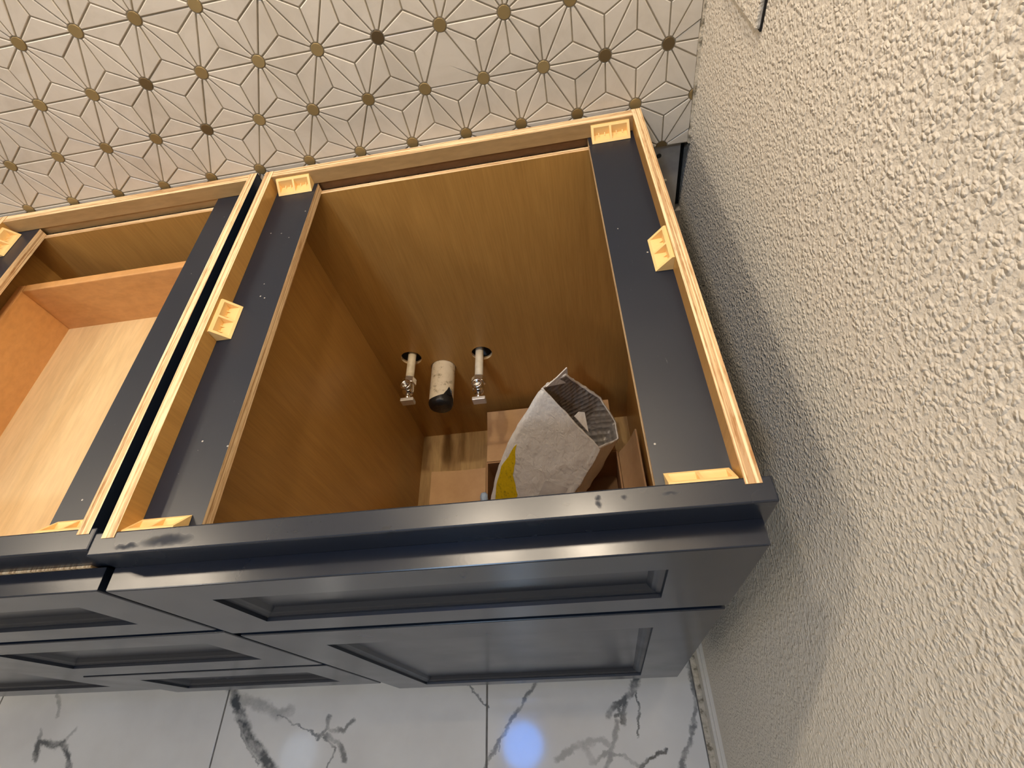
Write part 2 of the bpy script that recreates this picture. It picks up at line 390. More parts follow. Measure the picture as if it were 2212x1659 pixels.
def mk_marble():
    m, nt, p = mat('marble_porcelain', (0.72, 0.71, 0.69), 0.07, spec=0.5)
    g = node(nt, 'ShaderNodeNewGeometry')
    n1 = node(nt, 'ShaderNodeTexNoise'); n1.inputs['Scale'].default_value = 34; n1.inputs['Detail'].default_value = 5
    n1.inputs['Roughness'].default_value = 0.65
    nt.links.new(g.outputs['Position'], n1.inputs['Vector'])
    s = node(nt, 'ShaderNodeVectorMath', operation='SUBTRACT'); s.inputs[1].default_value = (0.5, 0.5, 0.5)
    nt.links.new(n1.outputs['Color'], s.inputs[0])
    s2 = node(nt, 'ShaderNodeVectorMath', operation='MULTIPLY'); s2.inputs[1].default_value = (0.030, 0.030, 0.0)
    nt.links.new(s.outputs[0], s2.inputs[0])
    a = node(nt, 'ShaderNodeVectorMath', operation='ADD')
    nt.links.new(g.outputs['Position'], a.inputs[0]); nt.links.new(s2.outputs[0], a.inputs[1])
    fl = node(nt, 'ShaderNodeVectorMath', operation='MULTIPLY'); fl.inputs[1].default_value = (1, 1, 0)
    nt.links.new(a.outputs[0], fl.inputs[0])
    P = fl.outputs[0]
    total = None
    for pts, w, dk in VEINS:
        dmin = None
        for (x0, y0), (x1, y1) in zip(pts[:-1], pts[1:]):
            A = (x0, y0, 0); D = Vector((x1 - x0, y1 - y0, 0)); L = D.length; D.normalize()
            v = node(nt, 'ShaderNodeVectorMath', operation='SUBTRACT'); nt.links.new(P, v.inputs[0]); v.inputs[1].default_value = A
            dt = node(nt, 'ShaderNodeVectorMath', operation='DOT_PRODUCT'); nt.links.new(v.outputs[0], dt.inputs[0]); dt.inputs[1].default_value = D
            c = node(nt, 'ShaderNodeClamp'); nt.links.new(dt.outputs['Value'], c.inputs[0]); c.inputs[2].default_value = L
            q = node(nt, 'ShaderNodeVectorMath', operation='SCALE'); q.inputs[0].default_value = D; nt.links.new(c.outputs[0], q.inputs['Scale'])
            e = node(nt, 'ShaderNodeVectorMath', operation='DISTANCE'); nt.links.new(v.outputs[0], e.inputs[0]); nt.links.new(q.outputs[0], e.inputs[1])
            dmin = e.outputs['Value'] if dmin is None else mth(nt, 'MINIMUM', dmin, e.outputs['Value'])
        k = node(nt, 'ShaderNodeMapRange'); k.interpolation_type = 'SMOOTHSTEP'
        nt.links.new(dmin, k.inputs[0])
        k.inputs[1].default_value = w * 0.45; k.inputs[2].default_value = w * 1.7; k.inputs[3].default_value = dk; k.inputs[4].default_value = 0.0
        total = k.outputs[0] if total is None else mth(nt, 'MAXIMUM', total, k.outputs[0])
    # fainter veins over the rest of the floor
    w1 = nz(nt, P, 3.2, 5, 0.55, 1.5)
    thin = mth(nt, 'ABSOLUTE', mth(nt, 'SUBTRACT', w1, 0.5))
    thin = ramp(nt, thin, [(0.0, (0.30,) * 3), (0.012, (0, 0, 0))])
    # only away from the mapped strip in front of the cabinets
    sx = node(nt, 'ShaderNodeSeparateXYZ'); nt.links.new(g.outputs['Position'], sx.inputs[0])
    far = mth(nt, 'LESS_THAN', sx.outputs[1], -0.74)
    total = mth(nt, 'MAXIMUM', total, mth(nt, 'MULTIPLY', thin, far))
    mod = nz(nt, coord(nt), 24, 4, 0.6)
    total = mth(nt, 'MULTIPLY', total, ramp(nt, mod, [(0.33, (0.35,) * 3), (0.55, (1.0,) * 3)]), True)
    cl = nz(nt, coord(nt), 6, 4)
    basec = ramp(nt, cl, [(0.35, (0.66, 0.65, 0.635)), (0.65, (0.74, 0.735, 0.72))])
    nt.links.new(mixc(nt, total, basec, (0.085, 0.095, 0.105)), p.inputs['Base Color'])
    return m
M['marble'] = mk_marble()
m, nt, p = mat('floor_grout', (0.16, 0.15, 0.13), 0.8); M['floor_grout'] = m
nt.links.new(ramp(nt, nz(nt, coord(nt), 80, 3), [(0.3, (0.12, 0.11, 0.10)), (0.7, (0.2, 0.19, 0.17))]), p.inputs['Base Color'])

# ------------------------------------------------------------------ the setting
XW = 0.526
XL_ROOM, Y_ROOM, ZC = -2.7, -2.5, 1.54
def struct(o): return tag(o, kind='structure')

floor = struct(MB().box(XL_ROOM, XW, Y_ROOM, 0.03, -0.93, -0.9015).build('floor', M['floor_grout']))
FT = 0.6045
for i in range(-5, 1):
    for j in range(0, 5):
        x0 = 0.0735 + i * FT; x1 = x0 + FT
        y1 = -0.18 - j * FT; y0 = y1 - FT
        if j == 0: y1 = 0.0
        x1 = min(x1, 0.503); x0 = max(x0, XL_ROOM); y0 = max(y0, Y_ROOM)
        if x1 - x0 < 0.02 or y1 - y0 < 0.02: continue
        g = 0.0019
        MB().box(x0 + g, x1 - g, y0 + g, y1 - g, -0.909, -0.900).build('floor_tile', M['marble'], floor, bevel=0.0008)
MB().box(0.5035, 0.5145, -2.4, 0.0, -0.91, -0.9004).build('caulk_joint', M['caulk'], floor)

wall_right = struct(MB().box(XW, XW + 0.1, Y_ROOM, 0.06, -0.93, ZC).build('wall_right', M['stucco']))
struct(MB().box(XL_ROOM - 0.1, XL_ROOM, Y_ROOM, 0.06, -0.93, ZC).build('wall_left', M['paint']))
struct(MB().box(XL_ROOM, XW, Y_ROOM - 0.1, Y_ROOM, -0.93, ZC).build('wall_front', M['paint']))
struct(MB().box(XL_ROOM, XW, Y_ROOM, 0.06, ZC, ZC + 0.08).build('ceiling', M['ceiling']))
bb = MB(); bb.box(0.5145, XW, -2.4, -0.01, -0.90, -0.862, 0); bb.box(0.5195, XW, -2.4, -0.01, -0.862, -0.853, 0)
struct(bb.build('baseboard_right', M['base']))

# back wall: grout bed behind the mosaic, cement board below it, a corner slot with its deep shade painted near-black, paint above
ZBOT, ZTOP = -0.0630, 0.62
wb = MB()
wb.box(XL_ROOM, XW, 0.0012, 0.03, ZBOT, ZTOP, 0)
wb.box(XL_ROOM, XW, 0.0, 0.03, ZTOP, ZC, 1)
wb.box(XL_ROOM, 0.5165, 0.011, 0.03, -0.93, ZBOT, 2)
wb.box(0.5165, XW, 0.011, 0.03, -0.93, -0.182, 2)
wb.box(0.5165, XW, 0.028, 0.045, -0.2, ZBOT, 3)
wall_back = struct(wb.build('wall_back', [M['grout'], M['paint'], M['cement'], M['gap_shade']]))

# mosaic: lattice of brass dots; every lattice triangle is split into three cream triangles
s_ = 0.075; r3 = math.sqrt(3) / 2; ZD = 0.0024; RD = 0.0072; GH = 0.0008
XR_T = 0.5222
def pix(x, y, z):
    v = CAM_ROT.transposed() @ (Vector((x, y, z + H)) - CAM_LOC)
    if v.z > -0.01: return None
    return (W_PX / 2 + F_PX * v.x / -v.z, H_PX / 2 - F_PX * v.y / -v.z)
def clip(poly, nx, nz_, d):
    out = []
    n = len(poly)
    for i in range(n):
        a, b = poly[i], poly[(i + 1) % n]
        da = nx * a[0] + nz_ * a[1] - d; db = nx * b[0] + nz_ * b[1] - d
        if da >= 0: out.append(a)
        if (da >= 0) != (db >= 0):
            t = da / (da - db); out.append((a[0] + t * (b[0] - a[0]), a[1] + t * (b[1] - a[1])))
    return out
def inset(poly, g):
    area = sum(poly[i][0] * poly[(i + 1) % len(poly)][1] - poly[(i + 1) % len(poly)][0] * poly[i][1] for i in range(len(poly)))
    if area < 0: poly = poly[::-1]
    res = list(poly)
    for i in range(len(poly)):
        a, b = poly[i], poly[(i + 1) % len(poly)]
        dx, dz = b[0] - a[0], b[1] - a[1]; L = math.hypot(dx, dz)
        if L < 1e-7: continue
        nx, nz2 = -dz / L, dx / L
        res = clip(res, nx, nz2, nx * a[0] + nz2 * a[1] + g)
        if len(res) < 3: return []
    return res
def trim(poly):
    poly = clip(poly, -1, 0, -XR_T)
    if len(poly) >= 3: poly = clip(poly, 0, 1, ZBOT + 0.0004)
    if len(poly) >= 3: poly = clip(poly, 0, -1, -ZTOP)
    if len(poly) >= 3: poly = clip(poly, 1, 0, -1.6)
    return poly if len(poly) >= 3 else []
def area2(p): return abs(sum(p[i][0] * p[(i + 1) % len(p)][1] - p[(i + 1) % len(p)][0] * p[i][1] for i in range(len(p)))) / 2
def prism(mb, outer, inner, y_back, y_mid, y_front):
    n = len(outer)
    vs = [(x, y_back, z) for x, z in outer] + [(x, y_mid, z) for x, z in outer] + [(x, y_front, z) for x, z in inner]
    fs = [tuple(range(2 * n, 3 * n))]
    for i in range(n):
        j = (i + 1) % n
        fs.append((i, j, n + j, n + i)); fs.append((n + i, n + j, 2 * n + j, 2 * n + i))
    mb.add(vs, fs)
def lerp(a, b, d):
    L = math.hypot(b[0] - a[0], b[1] - a[1])
    return (a[0] + (b[0] - a[0]) * d / L, a[1] + (b[1] - a[1]) * d / L)
pieces = []; dots = []
def P_(i, r): return (i * s_, ZD + r * r3 * s_)
for r in range(-2, 11):
    off = 0.0 if r % 2 == 0 else 0.5
    for i in range(-23, 9):
        x = i + off
        c = P_(x, r)
        if -1.6 < c[0] < XR_T + 0.012 and ZBOT - 0.004 < c[1] < ZTOP: dots.append((c, r))
        for tri in ((P_(x, r), P_(x + 1, r), P_(x + .5, r + 1)), (P_(x, r), P_(x + 1, r), P_(x + .5, r - 1))):
            if tri[0][0] > XR_T + 0.02 and tri[2][0] > XR_T: continue
            C = (sum(t[0] for t in tri) / 3, sum(t[1] for t in tri) / 3)
            if r == 1 and abs(x - 2.5) < 0.01 and tri[2][1] > tri[0][1]:
                pieces.append(('slit', tri, C)); continue
            for k in range(3):
                A, B = tri[k], tri[(k + 1) % 3]
                rr = RD * 1.07
                poly = [lerp(A, B, rr), lerp(B, A, rr), lerp(B, C, rr), C, lerp(A, C, rr)]
                pieces.append(('tri', poly, C))
built = []
for kind, poly, C in pieces:
    if kind == 'slit':
        A, B, T = poly; rr = RD * 1.07; g = GH
        ux, uz = C[0] - B[0], C[1] - B[1]; L = math.hypot(ux, uz); ux /= L; uz /= L; px, pz = -uz, ux
        lo = (B[0] + ux * rr, B[1] + uz * rr)
        tri = inset([lerp(A, B, rr), lerp(B, A, rr), lerp(B, T, rr), lerp(T, B, rr), lerp(T, A, rr), lerp(A, T, rr)], g)
        # cut the slit into the chord next to B
        k = min(range(len(tri)), key=lambda q: math.hypot((tri[q][0] + tri[(q + 1) % len(tri)][0]) / 2 - lo[0], (tri[q][1] + tri[(q + 1) % len(tri)][1]) / 2 - lo[1]))
        sl = [(lo[0] - px * -g, lo[1] - pz * -g), C, (lo[0] - px * g, lo[1] - pz * g)]
        a = tri[k]
        if math.hypot(sl[0][0] - a[0], sl[0][1] - a[1]) > math.hypot(sl[2][0] - a[0], sl[2][1] - a[1]): sl = sl[::-1]
        out = tri[:k + 1] + sl + tri[k + 1:]
        built.append((out, out))
        continue
    o = trim(inset(poly, GH))
    if len(o) < 3 or area2(o) < 6e-6: continue
    i2 = inset(o, 0.0007)
    if len(i2) != len(o): i2 = o
    built.append((o, i2))
def seen(poly):
    q = [pix(x, 0, z) for x, z in poly]
    if any(t is None for t in q): return 0
    cx = sum(t[0] for t in q) / len(q); cy = sum(t[1] for t in q) / len(q)
    if not (-15 < cx < W_PX + 15 and -15 < cy < 560): return 0
    if poly[0][1] < ZD - 0.012 and cx < 1385: return 0      # hidden behind the cabinet
    return area2(q)
order = sorted(built, key=lambda t: -seen(t[0]))
rest = MB(); n_t = 0
for outer, inner in order:
    lift = random.uniform(-0.0004, 0.0003)
    if n_t < 300 and seen(outer) > 0:
        b = MB(); prism(b, outer, inner, 0.0022, 0.0006 + lift, lift); b.build('tile', M['tile'], wall_back); n_t += 1
    else:
        prism(rest, outer, inner, 0.0022, 0.0006 + lift, lift)
tag(rest.build('mosaic_tile_field', M['tile'], wall_back), kind='stuff')
rest = MB()
for (cx, cz), r in dots:
    n = 14
    ring = [(cx + RD * math.cos(2 * math.pi * k / n), cz + RD * math.sin(2 * math.pi * k / n)) for k in range(n)]
    ring = trim(ring)
    if len(ring) < 3: continue
    inn = inset(ring, 0.0003)
    if len(inn) != len(ring): inn = ring
    q = pix(cx, 0, cz)
    vis = q and -10 < q[0] < W_PX and -10 < q[1] < 520 and not (cz < ZD - 0.01 and q[0] < 1385)
    mb = MB() if vis else rest
    prism(mb, ring, inn, 0.0022, 0.0001, -0.0003)
    if vis: mb.build('brass_dot', M['brass'], wall_back)
tag(rest.build('brass_dot_field', M['brass'], wall_back), kind='stuff')
# ragged caulk where mosaic meets the textured wall, chips at the cut bottom edge, screw in the board
b = MB(); k = 60
vs = []
for i in range(k + 1):
    z = ZBOT + (ZTOP - ZBOT) * i / k
    w = 0.0035 + 0.0022 * noise.noise((0, 0, z * 60)) + 0.0012 * noise.noise((3, 0, z * 170))
    vs += [(XW - w, 0.0014, z), (XW - w * 0.7, -0.0022, z), (XW + 0.001, -0.0030, z)]
fs = []
for i in range(k):
    for j in range(2):
        fs.append((3 * i + j, 3 * i + j + 1, 3 * i + 4 + j, 3 * i + 3 + j))
b.add(vs, fs); b.build('corner_caulk', M['caulk'], wall_back)
MB().lathe((0.487, 0.011, -0.083), (0, -1, 0), [(0, 0.0035), (0.0008, 0.0035), (0.0012, 0.002), (0.0004, 0.0)], 12).build('screw_head', M['rubber'], wall_back)
MB().lathe((0.4985, 0.011, -0.125), (0, -1, 0), [(0, 0.0028), (0.0012, 0.0024), (0.0018, 0.0)], 9).build('mortar_spot', M['caulk'], wall_back)

# ------------------------------------------------------------------ cabinet parts
def front(parent, name, x0, x1, z0, z1, yf, th=0.0165, stile=0.068, rail_t=0.068, rail_b=0.068, extra=None):
    """framed recessed-panel front; frame mesh with moulding and centre panel as sub-parts. yf = front plane (towards -y)"""
    def ring(st, rt, rb, dep):
        y = yf + dep
        return [(x0 + st, y, z0 + rb), (x1 - st, y, z0 + rb), (x1 - st, y, z1 - rt), (x0 + st, y, z1 - rt)]
    def loft(rings, mb, cap_first=False, cap_last=False):
        n = 4; vs = [v for r in rings for v in r]; fs = []
        for k in range(len(rings) - 1):
            for i in range(4):
                j = (i + 1) % 4
                fs.append((k * n + i, k * n + j, (k + 1) * n + j, (k + 1) * n + i))
        if cap_first: fs.append((3, 2, 1, 0))
        if cap_last: b = (len(rings) - 1) * 4; fs.append((b, b + 1, b + 2, b + 3))
        mb.add(vs, fs)
    fr = MB()
    loft([ring(0, 0, 0, th), ring(0, 0, 0, 0.0012), ring(0.0004, 0.0004, 0.0004, 0.0004), ring(0.0012, 0.0012, 0.0012, 0),
          ring(stile, rail_t, rail_b, 0)], fr, cap_first=True)
    # back face is closed by cap; the opening is closed by moulding and panel
    o = fr.build(name, M['navy'], parent, fix=True)
    mo = MB()
    loft([ring(stile, rail_t, rail_b, 0), ring(stile + .0005, rail_t + .0005, rail_b + .0005, .0035), ring(stile + .0045, rail_t + .0045, rail_b + .0045, .0042),
          ring(stile + .0065, rail_t + .0065, rail_b + .0065, .0056), ring(stile + .0085, rail_t + .0085, rail_b + .0085, .0066),
          ring(stile + .0125, rail_t + .0125, rail_b + .0125, .0105)], mo)
    mo.build('panel_moulding', M['navy_soft'], o, fix=False)
    pn = MB(); pn.box(x0 + stile + .0125, x1 - stile - .0125, yf + .0105, yf + th - .001, z0 + rail_b + .0125, z1 - rail_t - .0125)
    pn.build('center_panel', M['navy'], o)
    return o

def wedge(parent, a, b, wall_n, drop=0.016, out=0.0175, z_top=-0.0035):
    """corner block: triangular prism between points a,b (xy on the board face); wall_n = xy direction out of that face"""
    a = Vector((a[0], a[1], 0)); b = Vector((b[0], b[1], 0)); n = Vector((wall_n[0], wall_n[1], 0))
    ax = (b - a); L = ax.length; ax.normalize()
    def p(t, o, z): v = a + ax * t + n * o; return (v.x, v.y, z_top - z)
    e = 0.0022
    mb = MB()
    # top lip and lower toe so that the open face is a sloping rectangle
    def slope(f): return (e + (out - e) * f, drop * f)      # from the board (f=0) to the toe (f=1)
    # end triangles and back/bottom
    for t in (0, L):
        mb.add([p(t, 0, 0), p(t, *slope(0)), p(t, *slope(1)), p(t, 0, drop)], [(0, 1, 2, 3)])
    mb.add([p(0, 0, 0), p(L, 0, 0), p(L, 0, drop), p(0, 0, drop)], [(0, 1, 2, 3)])
    mb.add([p(0, 0, drop), p(L, 0, drop), p(L, *slope(1)), p(0, *slope(1))], [(0, 1, 2, 3)])
    mb.add([p(0, 0, 0), p(L, 0, 0), p(L, *slope(0)), p(0, *slope(0))], [(0, 1, 2, 3)])
    # sloping face with two pockets
    ts = [0, .0032, L / 2 - .0013, L / 2 + .0013, L - .0032, L]
    f0, f1 = 0.12, 0.86
    for k in range(5):
        t0, t1 = ts[k], ts[k + 1]
        if k in (1, 3):
            mb.add([p(t0, *slope(0)), p(t1, *slope(0)), p(t1, *slope(f0)), p(t0, *slope(f0))], [(0, 1, 2, 3)])
            mb.add([p(t0, *slope(f1)), p(t1, *slope(f1)), p(t1, *slope(1)), p(t0, *slope(1))], [(0, 1, 2, 3)])
            q = [p(t0, *slope(f0)), p(t1, *slope(f0)), p(t1, *slope(f1)), p(t0, *slope(f1))]
            d0, d1 = slope(f0), slope(f1)
            corner = (d0[0] * 0.85, d1[1] * 0.93)
            c0, c1 = p(t0, *corner), p(t1, *corner)
            mb.add([q[0], q[1], c1, c0], [(0, 1, 2, 3)]); mb.add([c0, c1, q[2], q[3]], [(0, 1, 2, 3)])
            mb.add([q[0], c0, q[3]], [(0, 1, 2)]); mb.add([q[1], q[2], c1], [(0, 1, 2)])
            # two small moulded ribs in the pocket
            for rr in (0.3, 0.68):
                tm = t0 + (t1 - t0) * rr
                r0 = (corner[0] + 0.0001, corner[1] - 0.0001)
                mb.add([p(tm, corner[0] + .0002, corner[1] - .0028), p(tm + .0012, corner[0] + .0002, corner[1] - .0028), p(tm + .0012, corner[0] + .0034, corner[1] - .0003), p(tm, corner[0] + .0034, corner[1] - .0003),
                        p(tm, *corner), p(tm + .0012, *corner)], [(0, 1, 2, 3), (0, 3, 4), (1, 5, 2)])
        else:
            mb.add([p(t0, *slope(0)), p(t1, *slope(0)), p(t1, *slope(1)), p(t0, *slope(1))], [(0, 1, 2, 3)])
    return mb.build('corner_block', M['block'], parent)

def plate_with_holes(x0, x1, z0, z1, yf, yb, holes, seg=24):
    """upright plate; holes = (cx, cz, r, half) sorted by x, squares not overlapping"""
    mb = MB()
    def q(xa, xb, za, zb):
        mb.add([(xa, yf, za), (xb, yf, za), (xb, yf, zb), (xa, yf, zb)], [(0, 1, 2, 3)])
        mb.add([(xa, yb, za), (xb, yb, za), (xb, yb, zb), (xa, yb, zb)], [(3, 2, 1, 0)])
    cur = x0
    for cx, cz, r, hw in holes:
        if cx - hw > cur: q(cur, cx - hw, z0, z1)
        q(cx - hw, cx + hw, z0, cz - hw); q(cx - hw, cx + hw, cz + hw, z1)
        ci = []; sq = []
        for k in range(seg):
            t = 2 * math.pi * k / seg
            c, s = math.cos(t), math.sin(t); m_ = max(abs(c), abs(s))
            ci.append((cx + r * c, cz + r * s)); sq.append((cx + hw * c / m_, cz + hw * s / m_))
        for k in range(seg):
            j = (k + 1) % seg
            for y, rev in ((yf, 0), (yb, 1)):
                v = [(ci[k][0], y, ci[k][1]), (sq[k][0], y, sq[k][1]), (sq[j][0], y, sq[j][1]), (ci[j][0], y, ci[j][1])]
                mb.add(v, [(0, 1, 2, 3)])
            mb.add([(ci[k][0], yf, ci[k][1]), (ci[j][0], yf, ci[j][1]), (ci[j][0], yb, ci[j][1]), (ci[k][0], yb, ci[k][1])], [(0, 1, 2, 3)], 1)
        cur = cx + hw
    q(cur, x1, z0, z1)
    # outer edges
    mb.add([(x0, yf, z1), (x1, yf, z1), (x1, yb, z1), (x0, yb, z1)], [(0, 1, 2, 3)], 1)
    mb.add([(x0, yf, z0), (x1, yf, z0), (x1, yb, z0), (x0, yb, z0)], [(0, 1, 2, 3)], 1)
    return mb

def cab_box(root, x0, x1, dy, zbot, holes=(), stretch_l=0.0, stretch_r=0.0, floor_z=-0.717, rail_x=None, groove='groove'):
    """open-topped cabinet carcass; dy = how far it is set back"""
    t = 0.0118; yb = -0.0075 + dy * 0.6; yf = -0.5277 + dy; yi = yb - 0.0145
    mats = [M['maple'], M['ply_x'], M['navy']]
    MB().box(x0, x0 + t, -0.5332 + dy, yb, zbot, 0.0006, 0, top=1, left=2).build('side_panel', mats, root)
    MB().box(x1 - t, x1, -0.5332 + dy, yb, zbot, 0.0006, 0, top=1, right=2).build('side_panel', mats, root)
    MB().box(x0 + t, x1 - t, yi, yb, -0.0195, 0.0, 0, top=1).build('back_rail', [M['maple_rail'], M['ply_y']], root)
    MB().box(x0 + t, x1 - t, yi + 0.006, yb, -0.034, -0.0195, 0).build('rail_groove', [M[groove]], root)
    plate_with_holes(x0 + t, x1 - t, zbot + 0.02, -0.0325, yi - 0.0068, yi + 0.001, holes).build('back_panel', [M['maple'], M['ply_y']], root)
    MB().box(x0 + t, x1 - t, -0.5277 + dy, yi - 0.007, floor_z - 0.012, floor_z, 0).build('bottom_panel', [M['maple_floor']], root)
    if stretch_l:
        MB().box(x0 + t, x0 + t + stretch_l, yf, yi, -0.0322, -0.0200, 0, right=1, bottom=2).build('stretcher', [M['navy_dusty'], M['ply_z'], M['maple']], root)
    if stretch_r:
        MB().box(x1 - t - stretch_r, x1 - t, yf, yi, -0.0322, -0.0200, 0, left=1, bottom=2).build('stretcher', [M['navy_dusty'], M['ply_z'], M['maple']], root)
    # face frame
    rx0, rx1 = rail_x
    y0, y1 = -0.5472 + dy, -0.5277 + dy
    MB().box(rx0, rx1, y0, y1, -0.062, 0.0).build('top_rail', M['navy_top'], root, bevel=0.0014)
    MB().box(rx0, rx0 + 0.036, y0, y1, zbot, -0.062).build('stile', M['navy'], root)
    MB().box(rx1 - 0.036, rx1, y0, y1, zbot, -0.062).build('stile', M['navy'], root)
    MB().box(rx0 + 0.036, rx1 - 0.036, y0, y1, zbot, zbot + 0.045).build('bottom_rail', M['navy'], root)
    MB().box(x0 + 0.002, x1 - 0.002, -0.475, -0.463, -0.8995, zbot).build('toe_kick', M['navy'], root)
    return yi

# ---------------- right cabinet: the open sink base
XL, XR = -0.0649, 0.4553
sink = empty('sink_base_cabinet', (0.195, -0.27, -0.9), 'open-topped navy sink base cabinet beside the textured wall, with pipes and a padded mailer inside', 'cabinet')
HOLES = [(0.0140, -0.4130, 0.0205, 0.0265), (0.0690, -0.4550, 0.0255, 0.0282), (0.1555, -0.4240, 0.0205, 0.0265)]
yi = cab_box(sink, XL, XR, 0.0, -0.752, HOLES, 0.0595, 0.0585, -0.717, (-0.0728, 0.4630))
MB().box(-0.0368, 0.4270, -0.5472, -0.5277, -0.2380, -0.1980).build('middle_rail', M['navy'], sink)
front(sink, 'false_drawer_front', -0.0725, 0.4580, -0.2105, -0.0315, -0.5670, th=0.0197, stile=0.0680, rail_t=0.0430, rail_b=0.0460)
front(sink, 'door', -0.0720, 0.4575, -0.7600, -0.2255, -0.5670, th=0.0197, stile=0.0680, rail_t=0.0740, rail_b=0.0440)
wedge(sink, (-0.0480, yi), (0.0010, yi), (0, -1))
wedge(sink, (0.3895, yi), (0.4385, yi), (0, -1))
wedge(sink, (XL + .0118, -0.2560), (XL + .0118, -0.3050), (1, 0))
wedge(sink, (XR - .0118, -0.2400), (XR - .0118, -0.2890), (-1, 0))
wedge(sink, (-0.0535, -0.5277), (-0.0055, -0.5277), (0, 1))
wedge(sink, (0.3925, -0.5277), (0.4415, -0.5277), (0, 1))

# ---------------- middle cabinet: drawer bank
DX0, DX1 = -0.4985, -0.0787; DY = 0.0050
drw = empty('drawer_base_cabinet', (-0.30, -0.27, -0.9), 'open-topped navy drawer cabinet left of the sink base, wooden drawer box visible inside', 'cabinet')
yid = cab_box(drw, DX0, DX1, DY, -0.705, (), 0.0440, 0.0575, -0.69, (-0.5035, -0.0737), 'maple_rail')
wedge(drw, (DX0 + .0118, -0.0270), (DX0 + .0118, -0.0760), (1, 0))
wedge(drw, (-0.1400, -0.5277 + DY), (-0.0910, -0.5277 + DY), (0, 1))
wedge(drw, (DX0 + .0118, -0.3000), (DX0 + .0118, -0.3490), (1, 0))
for z0, z1, box, rt, rb in ((-0.2000, -0.0355, (-0.058, -0.142), .044, .046), (-0.4560, -0.2140, (-0.26, -0.42), .052, .066), (-0.695, -0.4700, (-0.52, -0.66), .054, .048)):
    d = front(drw, 'drawer', -0.5010, -0.0855, z0, z1, -0.5645, th=0.0200, stile=0.058, rail_t=rt, rail_b=rb)
    zt, zb = box
    bx0, bx1, by0, by1 = -0.4720, -0.1240, -0.5277 + DY, -0.0985
    tt = 0.0135
    ms = [M['drawer_side']]
    MB().box(bx0, bx0 + tt, by0 + 0.002, by1, zb - 0.012, zt).build('drawer_side', ms, d, bevel=0.0015)
    MB().box(bx1 - tt, bx1, by0 + 0.002, by1, zb - 0.012, zt).build('drawer_side', ms, d, bevel=0.0015)
    MB().box(bx0 + tt, bx1 - tt, by1 - tt, by1, zb - 0.012, zt).build('drawer_back', ms, d, bevel=0.0015)
    MB().box(bx0 + tt, bx1 - tt, by0 + 0.002, by0 + 0.002 + tt, zb - 0.012, zt).build('drawer_box_front', ms, d)
    MB().box(bx0 + tt, bx1 - tt, by0 + 0.002 + tt, by1 - tt, zb - 0.006, zb).build('drawer_bottom', [M['drawer_bottom']], d)
MB().box(-0.4890, -0.1000, -0.5442, -0.5424, -0.070, -0.0335).build('slide_lip', [M['ply_x']], drw)

# ---------------- left cabinet: second sink base, only a door corner in view
third = empty('left_base_cabinet', (-0.83, -0.27, -0.9), 'navy base cabinet at the far lower left, only part of its panelled door in view', 'cabinet')
cab_box(third, -1.12, -0.5110, 0.0080, -0.690, (), 0.06, 0.06, -0.68, (-1.1265, -0.5045))
MB().box(-1.0905, -0.5405, -0.5392, -0.5197, -0.2450, -0.2050).build('middle_rail', M['navy'], third)
front(third, 'false_drawer_front', -1.12, -0.5060, -0.2000, -0.0355, -0.5610, th=0.0217, stile=0.068, rail_t=0.046, rail_b=0.050)
front(third, 'door', -1.12, -0.5060, -0.675, -0.2150, -0.5610, th=0.0217, stile=0.068, rail_t=0.070, rail_b=0.066)

# ------------------------------------------------------------------ plumbing
def stub(x, z, label, ext):
    t = empty('water_supply_stub', (x, -0.06, z), label, 'pipe', 'capped water stubs in the sink cabinet')
    y = -0.086 - ext
    MB().tube((x, 0.0105, z), (x, y - 0.004, z), 0.0080, n=20).build('pipe', M['pex'], t)
    nut = MB(); nut.tube((x, y, z), (x, y - .0125, z), 0.0138, n=6, smooth=False); nut.tube((x, y + .002, z), (x, y, z), 0.0100, 0.0128, n=18)
    nut.build('compression_nut', M['chrome'], t, bevel=0.0008)
    MB().lathe((x, y - .0125, z), (0, -1, 0), [(0, .0100), (.004, .0102), (.010, .0112), (.016, .0110), (.022, .0085), (.024, .0)], 20).build('valve_body', M['chrome'], t)
    up = MB(); up.lathe((x, y - .0235, z), (0, 0, 1), [(.004, .0085), (.013, .0085), (.0135, .0105), (.0180, .0105), (.0180, .0068), (.0080, .0062), (.0080, 0)], 20)
    up.build('outlet', M['chrome'], t)
    MB().tube((x, y - .034, z), (x, y - .048, z), 0.0052, n=14).build('stem', M['chrome'], t)
    h = MB(); h.box(x - .0105, x + .0145, y - .0545, y - .0475, z - .0085, z + .0085)
    h.build('handle', M['handle'], t, bevel=0.0012)
    return t
stub(0.0175, -0.4080, 'left of the two white water stubs with a chrome shutoff valve in the sink cabinet', 0.0)
stub(0.1515, -0.4210, 'right of the two white water stubs with a chrome shutoff valve in the sink cabinet', 0.006)

dr = empty('drain_pipe', (0.069, -0.06, -0.455), 'stained white drain stub with a torn black end between the two water valves', 'pipe')
mb = MB(); n = 28
vs = []; rp = 0.0240; rows = [(0.0105,), (-0.03,), (-0.06,), None]
c = (0.069, -0.4550)
for k, y in enumerate((0.0105, -0.03, -0.06, -0.085, None)):
    for i in range(n):
        a = 2 * math.pi * i / n
        yy = y
        if y is None:
            yy = -0.1120 + 0.004 * math.sin(a * 2 + 0.6) + (0.012 if 0.05 < (a % (2 * math.pi)) / math.pi < 0.36 else 0) * math.sin((a - 0.157) / 0.974 * math.pi)
        vs.append((c[0] + rp * math.cos(a), yy, c[1] + rp * math.sin(a)))
fs = [(k * n + i, k * n + (i + 1) % n, (k + 1) * n + (i + 1) % n, (k + 1) * n + i) for k in range(4) for i in range(n)]
mb.add(vs, fs, 0, True); mb.build('pipe', M['pvc'], dr)
mb = MB(); vs = []
